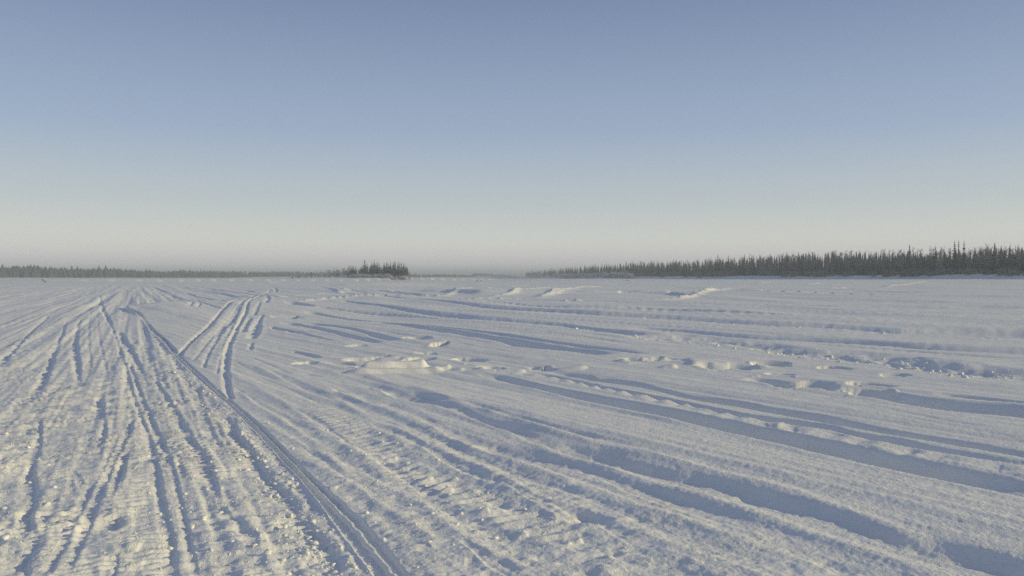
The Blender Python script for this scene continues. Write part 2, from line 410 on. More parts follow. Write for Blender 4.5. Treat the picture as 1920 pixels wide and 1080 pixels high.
def height(X, Y, detail=True):
    X = np.ascontiguousarray(X, float).ravel(); Y = np.ascontiguousarray(Y, float).ravel()
    z = big_terrain(X, Y)
    R = np.hypot(X, Y)
    tm = trail_mask(X, Y)
    # crust: faint ripples drawn out along the sledge lines
    ca, sa = math.cos(math.radians(32)), math.sin(math.radians(32))
    U = X * ca + Y * sa; V = -X * sa + Y * ca        # V runs along the lines, U across them
    z += (1 - tm) * (.016 * fbm(U / .42, V / 30.0, 21, 3) + .004 * fbm(U / .14, V / 5.0, 23, 2) + .004 * fbm(U / .16, V / .6, 25, 2)) * smooth(90, 25, R)
    z += (1 - tm) * .035 * fbm(U / 2.2, V / 14, 31, 2) * smooth(4, 14, R) * smooth(200, 70, R)
    ks = (1 - tm) * smooth(22, 45, R) * smooth(420, 200, R)
    z += ks * (.10 * fbm(X / 7 + Y / 40, Y / 30 - X / 60, 35, 3) + .05 * fbm((X + .45 * Y) / 2.2, (Y - .45 * X) / 26, 37, 2))
    # soft field in front, between the ski groove and the flat crust
    fld = path([(470,700),(620,790),(800,900),(960,1010),(1100,1110)], 1.0)
    q = fld.query(X, Y, 2.2)
    if q:
        i, sd, rs, hw = q
        k = smooth(1.9, .3, np.abs(sd)) * (1 - tm[i]) * smooth(14, 5.5, R[i])
        z[i] += k * (.009 * fbm((X[i] * .79 + Y[i] * .61) / .22, (Y[i] * .79 - X[i] * .61) / .60, 41, 3) + .007 * fbm(X[i] / .10, Y[i] / .07, 45, 2))
    # scooped-out row in the soft field
    for pts, wd, amp, per in (([(600,765),(640,790),(700,830),(760,878),(840,915),(930,955),(1040,1000),(1140,1050)], .15, .026, .17),
                              ([(960,695),(1090,714),(1200,738),(1300,761),(1441,792),(1562,815),(1687,843),(1787,861),(1887,879),(2000,902)], .14, .034, .42),
                              ([(560,740),(610,772),(660,812),(720,860),(790,925)], .12, .013, .11)):
        q = path(pts, wd).query(X, Y, .5)
        if q:
            i, sd, rs, hw = q
            ph = rs / per + .35 * vnoise(X[i] * 3, Y[i] * 3, 51) + .9 * sd
            saw = np.abs((ph % 1.0) - .35); saw = 1 - 2 * np.clip(saw, 0, .5)
            z[i] += smooth(hw + .09, hw - .07, np.abs(sd)) * amp * (saw - .6) * (.65 + .6 * vnoise(ph * .9, sd * 3, 53))
    for pts, wd, per in (([(372,745),(400,790),(430,835),(480,905),(545,1000),(600,1075)], .17, .085), ([(300,745),(345,820),(385,880),(440,960),(480,1030),(520,1085)], .17, .085),
                         ([(205,700),(215,800),(240,900),(255,970),(262,1085)], .18, .09), ([(110,690),(95,780),(85,860),(100,960),(150,1075)], .18, .09), ([(20,800),(0,900),(-20,1000)], .2, .09),
                         ([(268,640),(310,690),(350,740),(385,790)], .16, .12)):
        q = path(pts, wd).query(X, Y, .3)
        if q:
            i, sd, rs, hw = q
            ph = (rs + .04 * vnoise(X[i] / .2, Y[i] / .2, 55)) / per + 1.2 * np.abs(sd)
            bar = np.abs(ph % 1.0 - .5) * 2
            z[i] += tm[i] * .017 * smooth(.15, .75, bar) * smooth(wd, wd - .05, np.abs(sd)) * smooth(-.55, .25, vnoise(X[i] / .35, Y[i] / .7, 57)) - .004 * smooth(wd, wd - .05, np.abs(sd))
    # packed trail: churned snow, streaked across the direction of travel
    i = np.nonzero(tm > 0.001)[0]
    x = X[i]; y = Y[i]; r = R[i]
    near = smooth(36, 13, r) * (.62 + .38 * smooth(5, 10, r))
    lug = vnoise(x / .30, y / .055 + .6 * vnoise(x * 2, y * 2, 60), 61)
    patch = smooth(-.15, .5, vnoise(x / .35, y / 1.3, 63))
    churn = .009 * fbm(x / .20, y / .13, 65, 3) + .016 * np.abs(fbm(x / .085, y / .045, 67, 2)) * (.35 + patch) + .006 * np.maximum(0, vnoise(x / .035, y / .03, 66) - .25) * (.3 + patch)
    U2 = x * .915 + y * .403; V2 = y * .915 - x * .403
    far_l = .020 * fbm(U2 / .55, V2 / 9.0, 69, 3) * smooth(4, 22, r) + .022 * fbm(U2 / .20, V2 / 26.0, 72, 3) * smooth(90, 45, r) * (.25 * smooth(3, 9, r) + .75 * smooth(9, 28, r)) + .05 * fbm(U2 / .55, V2 / 60.0, 93, 3) * smooth(300, 150, r) * smooth(30, 60, r)
    far_l += .008 * fbm(U2 / .075, V2 / 3.0, 78, 2) * smooth(30, 14, r)
    rag = 1.3 * smooth(-.1, .5, vnoise(U2 / .5, V2 / 4.0, 75)) * smooth(70, 30, r)
    far_l += .014 * rag * fbm(U2 / .2, V2 / .12, 76, 2)
    z[i] += tm[i] * (near * (churn + .015 * lug * (1 - .5 * patch)) + far_l - .018)
    # lips and furrows
    for pts, st, soft in TRENCH:
        L = hband(pts); wm = L.W.max()
        q = L.query(X, Y, wm * 2.2 + .05)
        if q is None or len(q[0]) == 0: continue
        i, sd, rs, hw = q
        hw = hw * (1 + .16 * vnoise(rs / .5, rs * 0 + len(pts), 71) * (0.4 + soft))
        u = sd / np.maximum(hw, .02) + .18 * soft * vnoise(X[i] * 5, Y[i] * 5, 73)
        left = smooth(-1.0 - .55 * soft, -.62 + .1 * soft, u)
        right = 1 - smooth(.25 - .2 * soft, 1.15 + .45 * soft, u)
        tot = L.s[-1]; e = np.minimum(1.5, tot * .18)
        end = smooth(0, e, rs) * smooth(0, e, tot - rs)
        dep = np.minimum(st * 1.5 * hw * TAN_EL / L.sn, .20 - .08 * soft)
        if soft >= .4: dep = dep * .68 * (1 + .30 * fbm(X[i] / .35, Y[i] / .35, 74, 3))
        z[i] -= left * right * dep * end
        if soft < .2:
            z[i] += .05 * dep * np.exp(-((u + 1.25) / .3) ** 2) * end
    for pts, st in GROOVE:
        L = vband(pts); wm = L.W.max()
        q = L.query(X, Y, wm * 2.6 + .03)
        if q is None or len(q[0]) == 0: continue
        i, sd, rs, hw = q
        u = sd / np.maximum(hw * (1 + .16 * vnoise(X[i] / .09, Y[i] / .13, 77) + .2 * vnoise(X[i] / .6, Y[i] / .8, 70)), .012)
        left = smooth(-2.1, -.1, u); right = 1 - smooth(.45, 1.1, u)
        tot = L.s[-1]; e = np.minimum(.35, tot * .08)
        end = smooth(0, e, rs) * smooth(0, e, tot - rs)
        z[i] -= left * right * np.minimum(st * 2.0 * hw * TAN_EL / L.sn, .12) * end * (.82 + .38 * vnoise(rs / .55, rs * 0 + st, 58))
        z[i] += .10 * hw * np.exp(-((u - 1.6) / .5) ** 2) * end
    for pts, w, h in RIDGE:
        q = path(pts, w).query(X, Y, w * 3)
        if q is None or len(q[0]) == 0: continue
        i, sd, rs, hw = q
        sd = sd + .05 * vnoise(rs / .9, rs * 0, 79)
        z[i] += h * np.exp(-(sd / w) ** 2) * (1 + .45 * vnoise(rs / .45, rs * 0 + w, 81))
    for A, B in SKI:
        a = catmull(A, 5); b = catmull(B, 5)
        L = _band(at(a[:, 0], a[:, 1]), at(b[:, 0], b[:, 1]))
        q = L.query(X, Y, .5)
        if q is not None:
            i, sd, rs, hw = q
            hw = np.clip(hw, .05, .085)
            jag = .08 * vnoise(rs / .11, rs * 0, 83) + .05 * vnoise(rs / .04, rs * 0, 84)
            u = sd / hw
            endf = smooth(.5, 9.0, rs); box = endf * smooth(-1.12, -.86, u) * (1 - smooth(.80, 1.15, u))
            rib = smooth(-.15, .02, u + jag) * (1 - smooth(.25, .36, u + jag))
            flat = tm[i] * 0 + smooth(2.6, 1.2, np.abs(u))
            z[i] = z[i] * (1 - box) + (big_terrain(X[i], Y[i]) - .018) * box
            z[i] += box * rib * .022 - box * .012
            z[i] += endf * .007 * np.exp(-((u + 1.15) / .14) ** 2)
    zm = np.zeros(len(X))
    for xl, xr, yc, h, hd, *slab in MOUND:
        yc = yc + .5 * h * F_PX / at(xl, yc)[1]; a = at(xl, yc); b = at(xr, yc); Lm = b[0] - a[0]; h = min(h, .36 * Lm)
        idx = np.nonzero((X > a[0] - .2 * Lm) & (X < b[0] + .2 * Lm) & (np.abs(Y - a[1] - .1) < hd * 2 + .2 * Lm))[0]
        if len(idx) == 0: continue
        s = (X[idx] - a[0]) / Lm; wob = .20 * vnoise(X[idx] / (.5 * Lm + .1), Y[idx] / (.5 * hd + .05), int(xl)) 
        rise = smooth(-.15, .80, s + .3 * wob) * (1 - smooth(.84, 1.06, s + .2 * wob))
        v = (Y[idx] - a[1] - hd * .35 - .32 * (X[idx] - a[0] - .5 * Lm)) / hd + wob
        cross = smooth(-1.0, -.62, v) * (1 - smooth(-.2, 1.3, v))
        if slab and slab[0] == 2:      # low wind crust tilted towards the sun
            h = min(.05 * Lm, .07); rise = smooth(-.03, .10, s + .2 * wob) * np.clip(1 - s, 0, 1); cross = smooth(-1.0, -.7, v) * (1 - smooth(.3, 1.2, v))
        elif slab:
            rise = smooth(-.02, .16, s + .08 * wob) * (1 - smooth(.93, 1.03, s + .06 * wob)); cross = smooth(-1.0, -.72, v) * (1 - smooth(.1, 1.2, v))
        zm[idx] = np.maximum(zm[idx], (.55 if not slab else .9) * h * (rise * cross) ** .8)
    z += zm
    for pts, w, h, rough in WHITE:
        q = path(pts, w).query(X, Y, w * 3 + .2)
        if q is None or len(q[0]) == 0: continue
        i, sd, rs, hw = q
        sdj = sd + w * .5 * vnoise(rs / (3 * w), rs * 0 + h, 85)
        prof = np.exp(-np.abs(sdj / w) ** 1.6)
        tot = rs.max() + 1e-6; end = smooth(0, .12 * tot, rs) * smooth(0, .12 * tot, tot - rs)
        z[i] += .55 * h * prof * end * np.maximum(0, 1 + .9 * rough * (.6 * vnoise(X[i] / (1.1 * w), Y[i] / (1.6 * w), 87) + .4 * vnoise(X[i] / (.5 * w), Y[i] / (.8 * w), 88)))
    for pts, h, w in SCARP:
        q = path(pts, w).query(X, Y, 22)
        if q is None or len(q[0]) == 0: continue
        i, sd, rs, hw = q
        tot = rs.max(); end = smooth(0, .15 * tot, rs) * smooth(0, .15 * tot, tot - rs)
        sdj = sd + 1.0 * vnoise(rs / 2.2, rs * 0, 89) 
        z[i] += h * end * smooth(-w * .5, w * .5, sdj) * (1 - smooth(4, 21, sdj))
    # grain of the snow close by
    if detail:
        i = np.nonzero(R < 16)[0]
        g = smooth(16, 6, R[i])
        z[i] += g * (.0028 * vnoise(X[i] / .045, Y[i] / .045, 91) + .0020 * vnoise(X[i] / .02, Y[i] / .02, 92))
    return z

# ------------------------------------------------------------------ materials
def new_mat(name):
    m = bpy.data.materials.new(name); m.use_nodes = True
    return m, m.node_tree, m.node_tree.nodes["Principled BSDF"]

def snow_material(name, grain=1.0):
    m, t, p = new_mat(name)
    N, L = t.nodes, t.links
    geo = N.new("ShaderNodeNewGeometry")
    n1 = N.new("ShaderNodeTexNoise"); n1.inputs["Scale"].default_value = 55; n1.inputs["Detail"].default_value = 3
    n2 = N.new("ShaderNodeTexNoise"); n2.inputs["Scale"].default_value = 1.3; n2.inputs["Detail"].default_value = 4
    L.new(geo.outputs["Position"], n1.inputs["Vector"]); L.new(geo.outputs["Position"], n2.inputs["Vector"])
    ramp = N.new("ShaderNodeMix"); ramp.data_type = 'RGBA'
    ramp.inputs["A"].default_value = (.82, .815, .755, 1); ramp.inputs["B"].default_value = (.90, .895, .825, 1)
    L.new(n2.outputs["Fac"], ramp.inputs["Factor"])
    L.new(ramp.outputs["Result"], p.inputs["Base Color"])
    p.inputs["Roughness"].default_value = .55
    p.inputs["Specular IOR Level"].default_value = .25
    b = N.new("ShaderNodeBump"); b.inputs["Strength"].default_value = .55 * grain; b.inputs["Distance"].default_value = .012
    n3 = N.new("ShaderNodeTexNoise"); n3.inputs["Scale"].default_value = 2.6; n3.inputs["Detail"].default_value = 2
    L.new(geo.outputs["Position"], n3.inputs["Vector"])
    mr = N.new("ShaderNodeMapRange"); mr.inputs["From Min"].default_value = .35; mr.inputs["From Max"].default_value = .65; mr.inputs["To Min"].default_value = .35; mr.inputs["To Max"].default_value = 1.5
    L.new(n3.outputs["Fac"], mr.inputs["Value"])
    n4 = N.new("ShaderNodeTexNoise"); n4.inputs["Scale"].default_value = 190; n4.inputs["Detail"].default_value = 2
    L.new(geo.outputs["Position"], n4.inputs["Vector"])
    ad = N.new("ShaderNodeMath"); ad.operation = 'MULTIPLY_ADD'; ad.inputs[1].default_value = .5
    L.new(n4.outputs["Fac"], ad.inputs[0]); L.new(n1.outputs["Fac"], ad.inputs[2])
    mu = N.new("ShaderNodeMath"); mu.operation = 'MULTIPLY'
    L.new(ad.outputs[0], mu.inputs[0]); L.new(mr.outputs[0], mu.inputs[1])
    L.new(mu.outputs[0], b.inputs["Height"]); L.new(b.outputs["Normal"], p.inputs["Normal"])
    return m

def plain_material(name, a, b, scale=3.0, rough=.9):
    m, t, p = new_mat(name)
    N, L = t.nodes, t.links
    tc = N.new("ShaderNodeTexCoord"); oi = N.new("ShaderNodeObjectInfo")
    n = N.new("ShaderNodeTexNoise"); n.inputs["Scale"].default_value = scale; n.inputs["Detail"].default_value = 3
    L.new(tc.outputs["Object"], n.inputs["Vector"])
    ad = N.new("ShaderNodeMath"); ad.operation = 'MULTIPLY_ADD'; ad.inputs[1].default_value = .5
    L.new(oi.outputs["Random"], ad.inputs[0]); 
    sc = N.new("ShaderNodeMath"); sc.operation = 'MULTIPLY_ADD'; sc.inputs[1].default_value = 1.2; sc.inputs[2].default_value = -.35
    L.new(n.outputs["Fac"], sc.inputs[0]); L.new(sc.outputs[0], ad.inputs[2]); ad.use_clamp = True
    mx = N.new("ShaderNodeMix"); mx.data_type = 'RGBA'
    mx.inputs["A"].default_value = (*a, 1); mx.inputs["B"].default_value = (*b, 1)
    L.new(ad.outputs[0], mx.inputs["Factor"]); L.new(mx.outputs["Result"], p.inputs["Base Color"])
    p.inputs["Roughness"].default_value = rough
    p.inputs["Specular IOR Level"].default_value = .15
    return m

M_SNOW = snow_material("snow")
M_CHUNK = snow_material("snow_chunk", .5)
M_NEEDLE = plain_material("spruce_needles", (.036, .044, .032), (.098, .096, .076), 2.0)
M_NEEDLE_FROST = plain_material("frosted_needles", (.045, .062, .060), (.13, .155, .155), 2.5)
M_BARK = plain_material("bark", (.09, .075, .06), (.17, .15, .13), 4)
M_TWIG = plain_material("bare_twigs", (.17, .15, .135), (.32, .29, .27), 3)
M_FROST = plain_material("frosted_twigs", (.36, .37, .38), (.62, .63, .65), 3)
M_LOG = plain_material("weathered_wood", (.12, .11, .11), (.22, .20, .19), 5)

def mesh_from(name, verts, faces, mat, smooth_shade=False):
    me = bpy.data.meshes.new(name)
    me.from_pydata([tuple(v) for v in verts], [], [tuple(f) for f in faces])
    me.materials.append(mat)
    if smooth_shade:
        me.polygons.foreach_set("use_smooth", np.ones(len(me.polygons), bool))
    me.update()
    return me

def link(name, data, parent=None, loc=None):
    o = bpy.data.objects.new(name, data); COL.objects.link(o)
    if parent is not None: o.parent = parent
    if loc is not None: o.location = loc
    return o

# ------------------------------------------------------------------ the snow-covered river
def build_snow():
    half = math.radians(36.5)
    fine = np.linspace(-half, half, 1080)
    rest = np.linspace(half, 2 * math.pi - half, 110)[1:-1]
    ang = np.concatenate([fine, rest])
    r = [.4]
    while r[-1] < 3.6: r.append(r[-1] * 1.035)
    K = F_PX * CAM_H
    while r[-1] < 3400:
        d = r[-1]; r.append(d + min(d * d / K * .95, .0145 * d))
    r = np.array(r)
    A, Rr = np.meshgrid(ang, r)
    X = np.sin(A) * Rr; Y = np.cos(A) * Rr
    na, nr = len(ang), len(r)
    Z = height(X, Y).reshape(X.shape)
    co = np.stack([X, Y, Z], -1).reshape(-1, 3)
    co = np.vstack([co, [[0, 0, 0]]])
    i = np.arange(nr - 1)[:, None] * na; j = np.arange(na)[None, :]; k = (j + 1) % na
    quads = np.stack([i + j, i + k, i + na + k, i + na + j], -1).reshape(-1, 4)
    tris = np.stack([np.full(na, len(co) - 1), (np.arange(na) + 1) % na, np.arange(na)], -1)
    me = bpy.data.meshes.new("snow_field")
    nl = quads.size + tris.size
    me.vertices.add(len(co)); me.vertices.foreach_set("co", co.ravel().astype(np.float32))
    me.loops.add(nl); me.loops.foreach_set("vertex_index", np.concatenate([quads[:, ::-1].ravel(), tris[:, ::-1].ravel()]).astype(np.int32))
    me.polygons.add(len(quads) + len(tris))
    st = np.concatenate([np.arange(len(quads)) * 4, quads.size + np.arange(len(tris)) * 3]).astype(np.int32)
    me.polygons.foreach_set("loop_start", st)
    me.polygons.foreach_set("use_smooth", np.ones(len(quads) + len(tris), bool))
    me.update(calc_edges=True); me.validate()
    me.materials.append(M_SNOW)
    o = link("snow_field", me)
    o["kind"] = "structure"
    print("snow verts", len(co), "rows", nr)
    return o
build_snow()

# ------------------------------------------------------------------ trees
def spruce_crown(seed, R=.11, lean=0.0, tiers=20, arms=7, skirt=.04):
    g = random.Random(seed)
    V, Fc = [], []
    for k in range(tiers):
        f = k / (tiers - 1)
        z = skirt + (1 - skirt - .03) * f
        r = R * (1 - f) ** .75 * g.uniform(.7, 1.25) + .006
        if g.random() < .12: r *= .55
        droop = r * g.uniform(.35, .9) + .012
        n = arms if f < .7 else max(4, arms - 2)
        a0 = g.uniform(0, 6.28)
        for j in range(n):
            a = a0 + 6.283 * (j + g.uniform(-.3, .3)) / n
            rr = r * g.uniform(.55, 1.2); w = .42
            b = len(V)
            V += [(0, 0, z + .018), (rr * .62 * math.cos(a - w), rr * .62 * math.sin(a - w), z - droop * .5),
                  (rr * math.cos(a), rr * math.sin(a), z - droop * g.uniform(.6, 1.1)),
                  (rr * .62 * math.cos(a + w), rr * .62 * math.sin(a + w), z - droop * .5)]
            Fc += [(b, b + 1, b + 2), (b, b + 2, b + 3)]
    b = len(V)
    V += [(.006, 0, .93), (-.004, .005, .93), (-.004, -.005, .93), (0, 0, 1.0)]
    Fc += [(b, b + 1, b + 3), (b + 1, b + 2, b + 3), (b + 2, b, b + 3)]
    return V, Fc

def trunk(r=.012, h=.97, n=6):
    V = [(r * math.cos(6.283 * i / n), r * math.sin(6.283 * i / n), -.03) for i in range(n)] + [(r * .15 * math.cos(6.283 * i / n), r * .15 * math.sin(6.283 * i / n), h) for i in range(n)]
    return V, [(i, (i + 1) % n, n + (i + 1) % n, n + i) for i in range(n)]

def stick(V, Fc, a, b, w0, w1):
    a = Vector(a); b = Vector(b); d = (b - a).normalized()
    s = d.cross(Vector((.3, .9, .2))).normalized(); t = d.cross(s)
    k = len(V)
    for c, w in ((a, w0), (b, w1)):
        for q in range(3):
            an = 2.094 * q
            V.append(tuple(c + s * (w * math.cos(an)) + t * (w * math.sin(an))))
    for q in range(3):
        Fc.append((k + q, k + (q + 1) % 3, k + 3 + (q + 1) % 3, k + 3 + q))

def bare_crown(seed):
    g = random.Random(seed); V, Fc = [], []
    for k in range(26):
        z = g.uniform(.25, .93); a = g.uniform(0, 6.283); l = (1.05 - z) * g.uniform(.16, .34) + .05
        e = (l * .55 * math.cos(a), l * .55 * math.sin(a), z + l * .85)
        stick(V, Fc, (0, 0, z), e, .0055, .0022)
        for q in range(3):
            f = g.uniform(.3, .9); p = (e[0] * f, e[1] * f, z + (e[2] - z) * f); a2 = a + g.uniform(-1.2, 1.2); l2 = l * g.uniform(.3, .6)
            stick(V, Fc, p, (p[0] + l2 * .5 * math.cos(a2), p[1] + l2 * .5 * math.sin(a2), p[2] + l2 * .8), .0035, .0012)
    return V, Fc

def shrub(seed, n=34):
    g = random.Random(seed); V, Fc = [], []
    for k in range(n):
        a = g.uniform(0, 6.283); s = g.uniform(.0, .5); h = g.uniform(.5, 1.0)
        b0 = (g.uniform(-.35, .35), g.uniform(-.35, .35), -.05)
        tip = (b0[0] + s * math.cos(a) * .7, b0[1] + s * math.sin(a) * .7, h)
        stick(V, Fc, b0, tip, .022, .008)
        for q in range(2):
            f = g.uniform(.4, .85); p = [b0[i] + (tip[i] - b0[i]) * f for i in range(3)]; a2 = g.uniform(0, 6.28)
            stick(V, Fc, p, (p[0] + .16 * math.cos(a2), p[1] + .16 * math.sin(a2), p[2] + .18), .014, .005)
    return V, Fc

CROWNS = [mesh_from("spruce_crown", *spruce_crown(s, R=random.Random(s).uniform(.11, .16), arms=9), M_NEEDLE) for s in range(8)]
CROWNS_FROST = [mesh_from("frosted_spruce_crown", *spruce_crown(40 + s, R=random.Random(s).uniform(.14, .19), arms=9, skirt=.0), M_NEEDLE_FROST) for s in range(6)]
TRUNK = mesh_from("spruce_trunk", *trunk(), M_BARK)
BIRCH_TRUNK = mesh_from("bare_trunk", *trunk(.010, .98), M_BARK)
BARE_FROST = [mesh_from("frosted_bare_crown", *bare_crown(90 + s), M_FROST) for s in range(4)]
BARE = [mesh_from("bare_crown", *bare_crown(80 + s), M_TWIG) for s in range(5)]
SHRUBS = [mesh_from("willow_stems", *shrub(120 + s), M_FROST) for s in range(4)]
SHRUBS_BROWN = [mesh_from("brown_willow_stems", *shrub(140 + s), M_TWIG) for s in range(4)]

def ground_z(x, y):
    return float(big_terrain(np.array([float(x)]), np.array([float(y)]))[0])

def plant(name, label, cat, group, x, y, h, crown, trunk_me=None, width=1.0, gz=None):
    root = bpy.data.objects.new(name, None)
    COL.objects.link(root)
    root.location = (x, y, ground_z(x, y) if gz is None else gz)
    root.scale = (h * width, h * width, h)
    root.rotation_euler = (random.uniform(-.03, .03), random.uniform(-.03, .03), random.uniform(0, 6.28))
    root.empty_display_size = .2
    root["label"] = label; root["category"] = cat
    if group: root["group"] = group
    if trunk_me is not None: link("trunk", trunk_me, root)
    link("crown", crown, root)
    return root

def low_shrub(name, label, group, x, y, h, me):
    o = link(name, me, None, (x, y, ground_z(x, y) - .05))
    o.scale = (h * random.uniform(1.2, 2.0), h * random.uniform(1.2, 2.0), h)
    o.rotation_euler = (0, 0, random.uniform(0, 6.28))
    o["label"] = label; o["category"] = "shrub"
    if group: o["group"] = group
    return o

def edge_point(px):
    d = np.interp(px, FOREST_EDGE[::-1, 0], FOREST_EDGE[::-1, 1])
    return d

# heights wanted along the skyline of the right-hand forest, metres
SKY_PX = [985, 1000, 1050, 1100, 1180, 1300, 1400, 1500, 1600, 1700, 1800, 1920, 2100]
SKY_H = [8.5, 9.5, 11.5, 12.5, 12.0, 11.5, 12.5, 13.0, 12.8, 12.4, 12.2, 11.6, 11.5]

# the forest on the right bank: the nearest rows one by one
n_sp = 0
G_SP = "spruces along the right bank"
pxs = []
px = 992.0
while px < 1965:
    d = edge_point(px)
    pxs.append(px); px += 1600 / d * 1.25 * random.uniform(.75, 1.3)
print("spruce candidates", len(pxs))
for px in pxs:
    d = edge_point(px) + random.choice((2, 4, 7, 11, 16))
    h = np.interp(px, SKY_PX, SKY_H) * random.choice((.45, .6, .7, .78, .84, .9, .95, 1.0, 1.06))
    if n_sp >= 290: break
    p = plan(px, d)
    plant("spruce_tree", "narrow spruce among the others of its row on the right bank", "tree", G_SP, p[0], p[1], h, random.choice(CROWNS if random.random() > .22 else CROWNS_FROST), TRUNK, random.uniform(.7, 1.45))
    n_sp += 1
for px, top, lab in ((1704, 457, "lone taller spruce rising above the forest left of the tall trio"),
                     (1790, 450, "left spruce of the tall trio above the right forest"),
                     (1798, 449, "middle and tallest spruce of the tall trio above the right forest"),
                     (1808, 450, "right spruce of the tall trio above the right forest"),
                     (1865, 454, "broad tall spruce near the right end of the forest skyline"),
                     (1345, 475, "slim tall spruce above the middle of the right bank forest"),
                     (1395, 475, "tall pointed spruce where the right forest skyline steps up")):
    d = edge_point(px) + 3
    p = plan(px, d); gz = ground_z(p[0], p[1])
    h = (HORIZON - top) / F_PX * d + CAM_H - gz
    plant("spruce_tree", lab, "tree", None, p[0], p[1], h, random.choice(CROWNS), TRUNK, random.uniform(1.2, 1.5))

# leafless poplars and birches between them
for k in range(170):
    px = random.uniform(1150, 1960) if k > 30 else random.uniform(1440, 1600)
    d = edge_point(px) + random.uniform(1, 12)
    h = np.interp(px, SKY_PX, SKY_H) * random.uniform(.75, 1.02)
    p = plan(px, d)
    plant("bare_tree", "leafless grey birch standing between the right bank spruces", "tree", "leafless trees of the right bank", p[0], p[1], h, random.choice(BARE), BIRCH_TRUNK, random.uniform(1.0, 1.5))
# willow brush at the forest foot
for k in range(130):
    px = random.uniform(1010, 1960); d = edge_point(px) - random.uniform(-2, 4)
    p = plan(px, d)
    low_shrub("willow_shrub", "brown leafless willow at the foot of the right bank forest", "willows at the forest foot", p[0], p[1], random.uniform(1.6, 3.6), random.choice(SHRUBS_BROWN))
for k in range(140):
    px = random.uniform(990, 1190); d = edge_point(px) - random.uniform(0, 25)
    p = plan(px, d)
    low_shrub("frosted_willow", "frosted willow in front of the far point of the right bank", "frosted willows at the point", p[0], p[1], random.uniform(2.0, 5.0), random.choice(SHRUBS))

def far_mass(name, spots, mat, seed, lo=(5, 4)):
    """a wood that reads as one mass: every tree a small tiered cone, all in one mesh"""
    g = random.Random(seed); V, Fc = [], []
    for x, y, z0, h, w in spots:
        n = lo[0]
        for k in range(lo[1]):
            f0 = .02 + .8 * k / lo[1]; f1 = min(1.0, f0 + 1.55 / lo[1])
            r = w * (1 - f0) * g.uniform(.8, 1.2)
            b = len(V); a0 = g.uniform(0, 6.28)
            for i in range(n):
                rr = r * g.uniform(.65, 1.25)
                V.append((x + rr * math.cos(a0 + 6.283 * i / n), y + rr * math.sin(a0 + 6.283 * i / n), z0 + h * (f0 - g.uniform(0, .05))))
            V.append((x, y, z0 + h * f1))
            Fc += [(b + i, b + (i + 1) % n, b + n) for i in range(n)]
    o = link(name, mesh_from(name, V, Fc, mat))
    o["kind"] = "stuff"
    return o

spots = []
for k in range(2300):
    px = random.uniform(985, 2480); d = edge_point(px) + random.uniform(14, 95)
    p = plan(px, d)
    h = np.interp(px, SKY_PX, SKY_H) * random.uniform(.6, .98)
    spots.append((p[0], p[1], ground_z(p[0], p[1]) - .2, h, h * random.uniform(.09, .15)))
fm = far_mass("spruce_forest", spots, M_NEEDLE, 5)
fm["label"] = "dense spruce forest filling in behind the right bank trees"

# the far shore on the left and centre
SHORE_PX = [-700, -300, 0, 200, 350, 500, 640, 800, 900, 1010, 1200]
SHORE_D = [640, 780, 920, 1050, 1200, 1400, 1500, 1650, 1900, 2200, 2300]
SHORE_H = [15, 15, 14.5, 14.0, 12.5, 9.5, 9.5, 9.0, 6.5, 5, 5]
spots = []
for k in range(3800):
    px = random.uniform(-650, 1010); d = np.interp(px, SHORE_PX, SHORE_D) + random.uniform(0, 120)
    p = plan(px, d)
    h = np.interp(px, SHORE_PX, SHORE_H) * random.uniform(.66, .98) * (1 + .13 * math.sin(px / 37.0) * math.sin(px / 83.0 + 1)) * (1.25 if random.random() < .02 else 1)
    spots.append((p[0], p[1], ground_z(p[0], p[1]) - .3, h, h * random.uniform(.2, .42)))
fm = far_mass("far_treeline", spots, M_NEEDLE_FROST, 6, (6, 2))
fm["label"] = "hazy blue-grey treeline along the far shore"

# ------------------------------------------------------------------ the spruce island
ISL_D = 530.0
# (x, top row, width factor) read off the skyline
ISLAND = [(660,500,1.1,None),(668,503,1.0,None),(674,502,1.0,None),(680,497,1.1,None),
          (684.5,485.5,1.15,"tall dark spruce at the left end of the island skyline"),(689,492,1.0,None),(693,497,1.0,None),
          (697,488,1.0,"spruce just left of the tallest one in the island clump"),(702,485,1.1,"tallest pointed spruce left of the gap in the island clump"),
          (707,489,1.0,"slim spruce on the left side of the gap in the island skyline"),(711,492,1.0,None),(715,497,.9,None),
          (720,491,1.0,None),(724,490,1.1,None),(728,491,1.0,None),(732,490,1.1,None),(737,489,1.1,None),(741,488,1.1,None),(746,489,1.0,None),(750,491,1.0,None),
          (753,490,1.1,None),(757,492,1.1,None),(761,495,1.0,None),(764,499,.9,None),
          (768,506,.9,"small spruce standing alone off the right end of the island")]
for px, top, w, lab in ISLAND:
    d = ISL_D + random.uniform(-3, 6); p = plan(px, d); gz = ground_z(p[0], p[1])
    h = (HORIZON - top) / F_PX * d + CAM_H - gz
    plant("spruce_tree", lab or "grey-green spruce in the dense middle of the island clump", "tree", None if lab else "spruces of the island clump",
          p[0], p[1], h, random.choice(CROWNS_FROST), TRUNK, w * random.uniform(1.3, 1.7))
for k in range(64):
    px = random.uniform(652, 766); d = ISL_D + random.uniform(4, 16); p = plan(px, d)
    top = np.interp(px, [655, 680, 700, 715, 735, 757, 765], [505, 498, 493, 498, 492, 494, 500]) + random.uniform(0, 5)
    h = (HORIZON - top) / F_PX * d + CAM_H - ground_z(p[0], p[1])
    plant("spruce_tree", "grey-green spruce in the dense middle of the island clump", "tree", "spruces of the island clump", p[0], p[1], h, random.choice(CROWNS_FROST), TRUNK, random.uniform(1.3, 1.8))
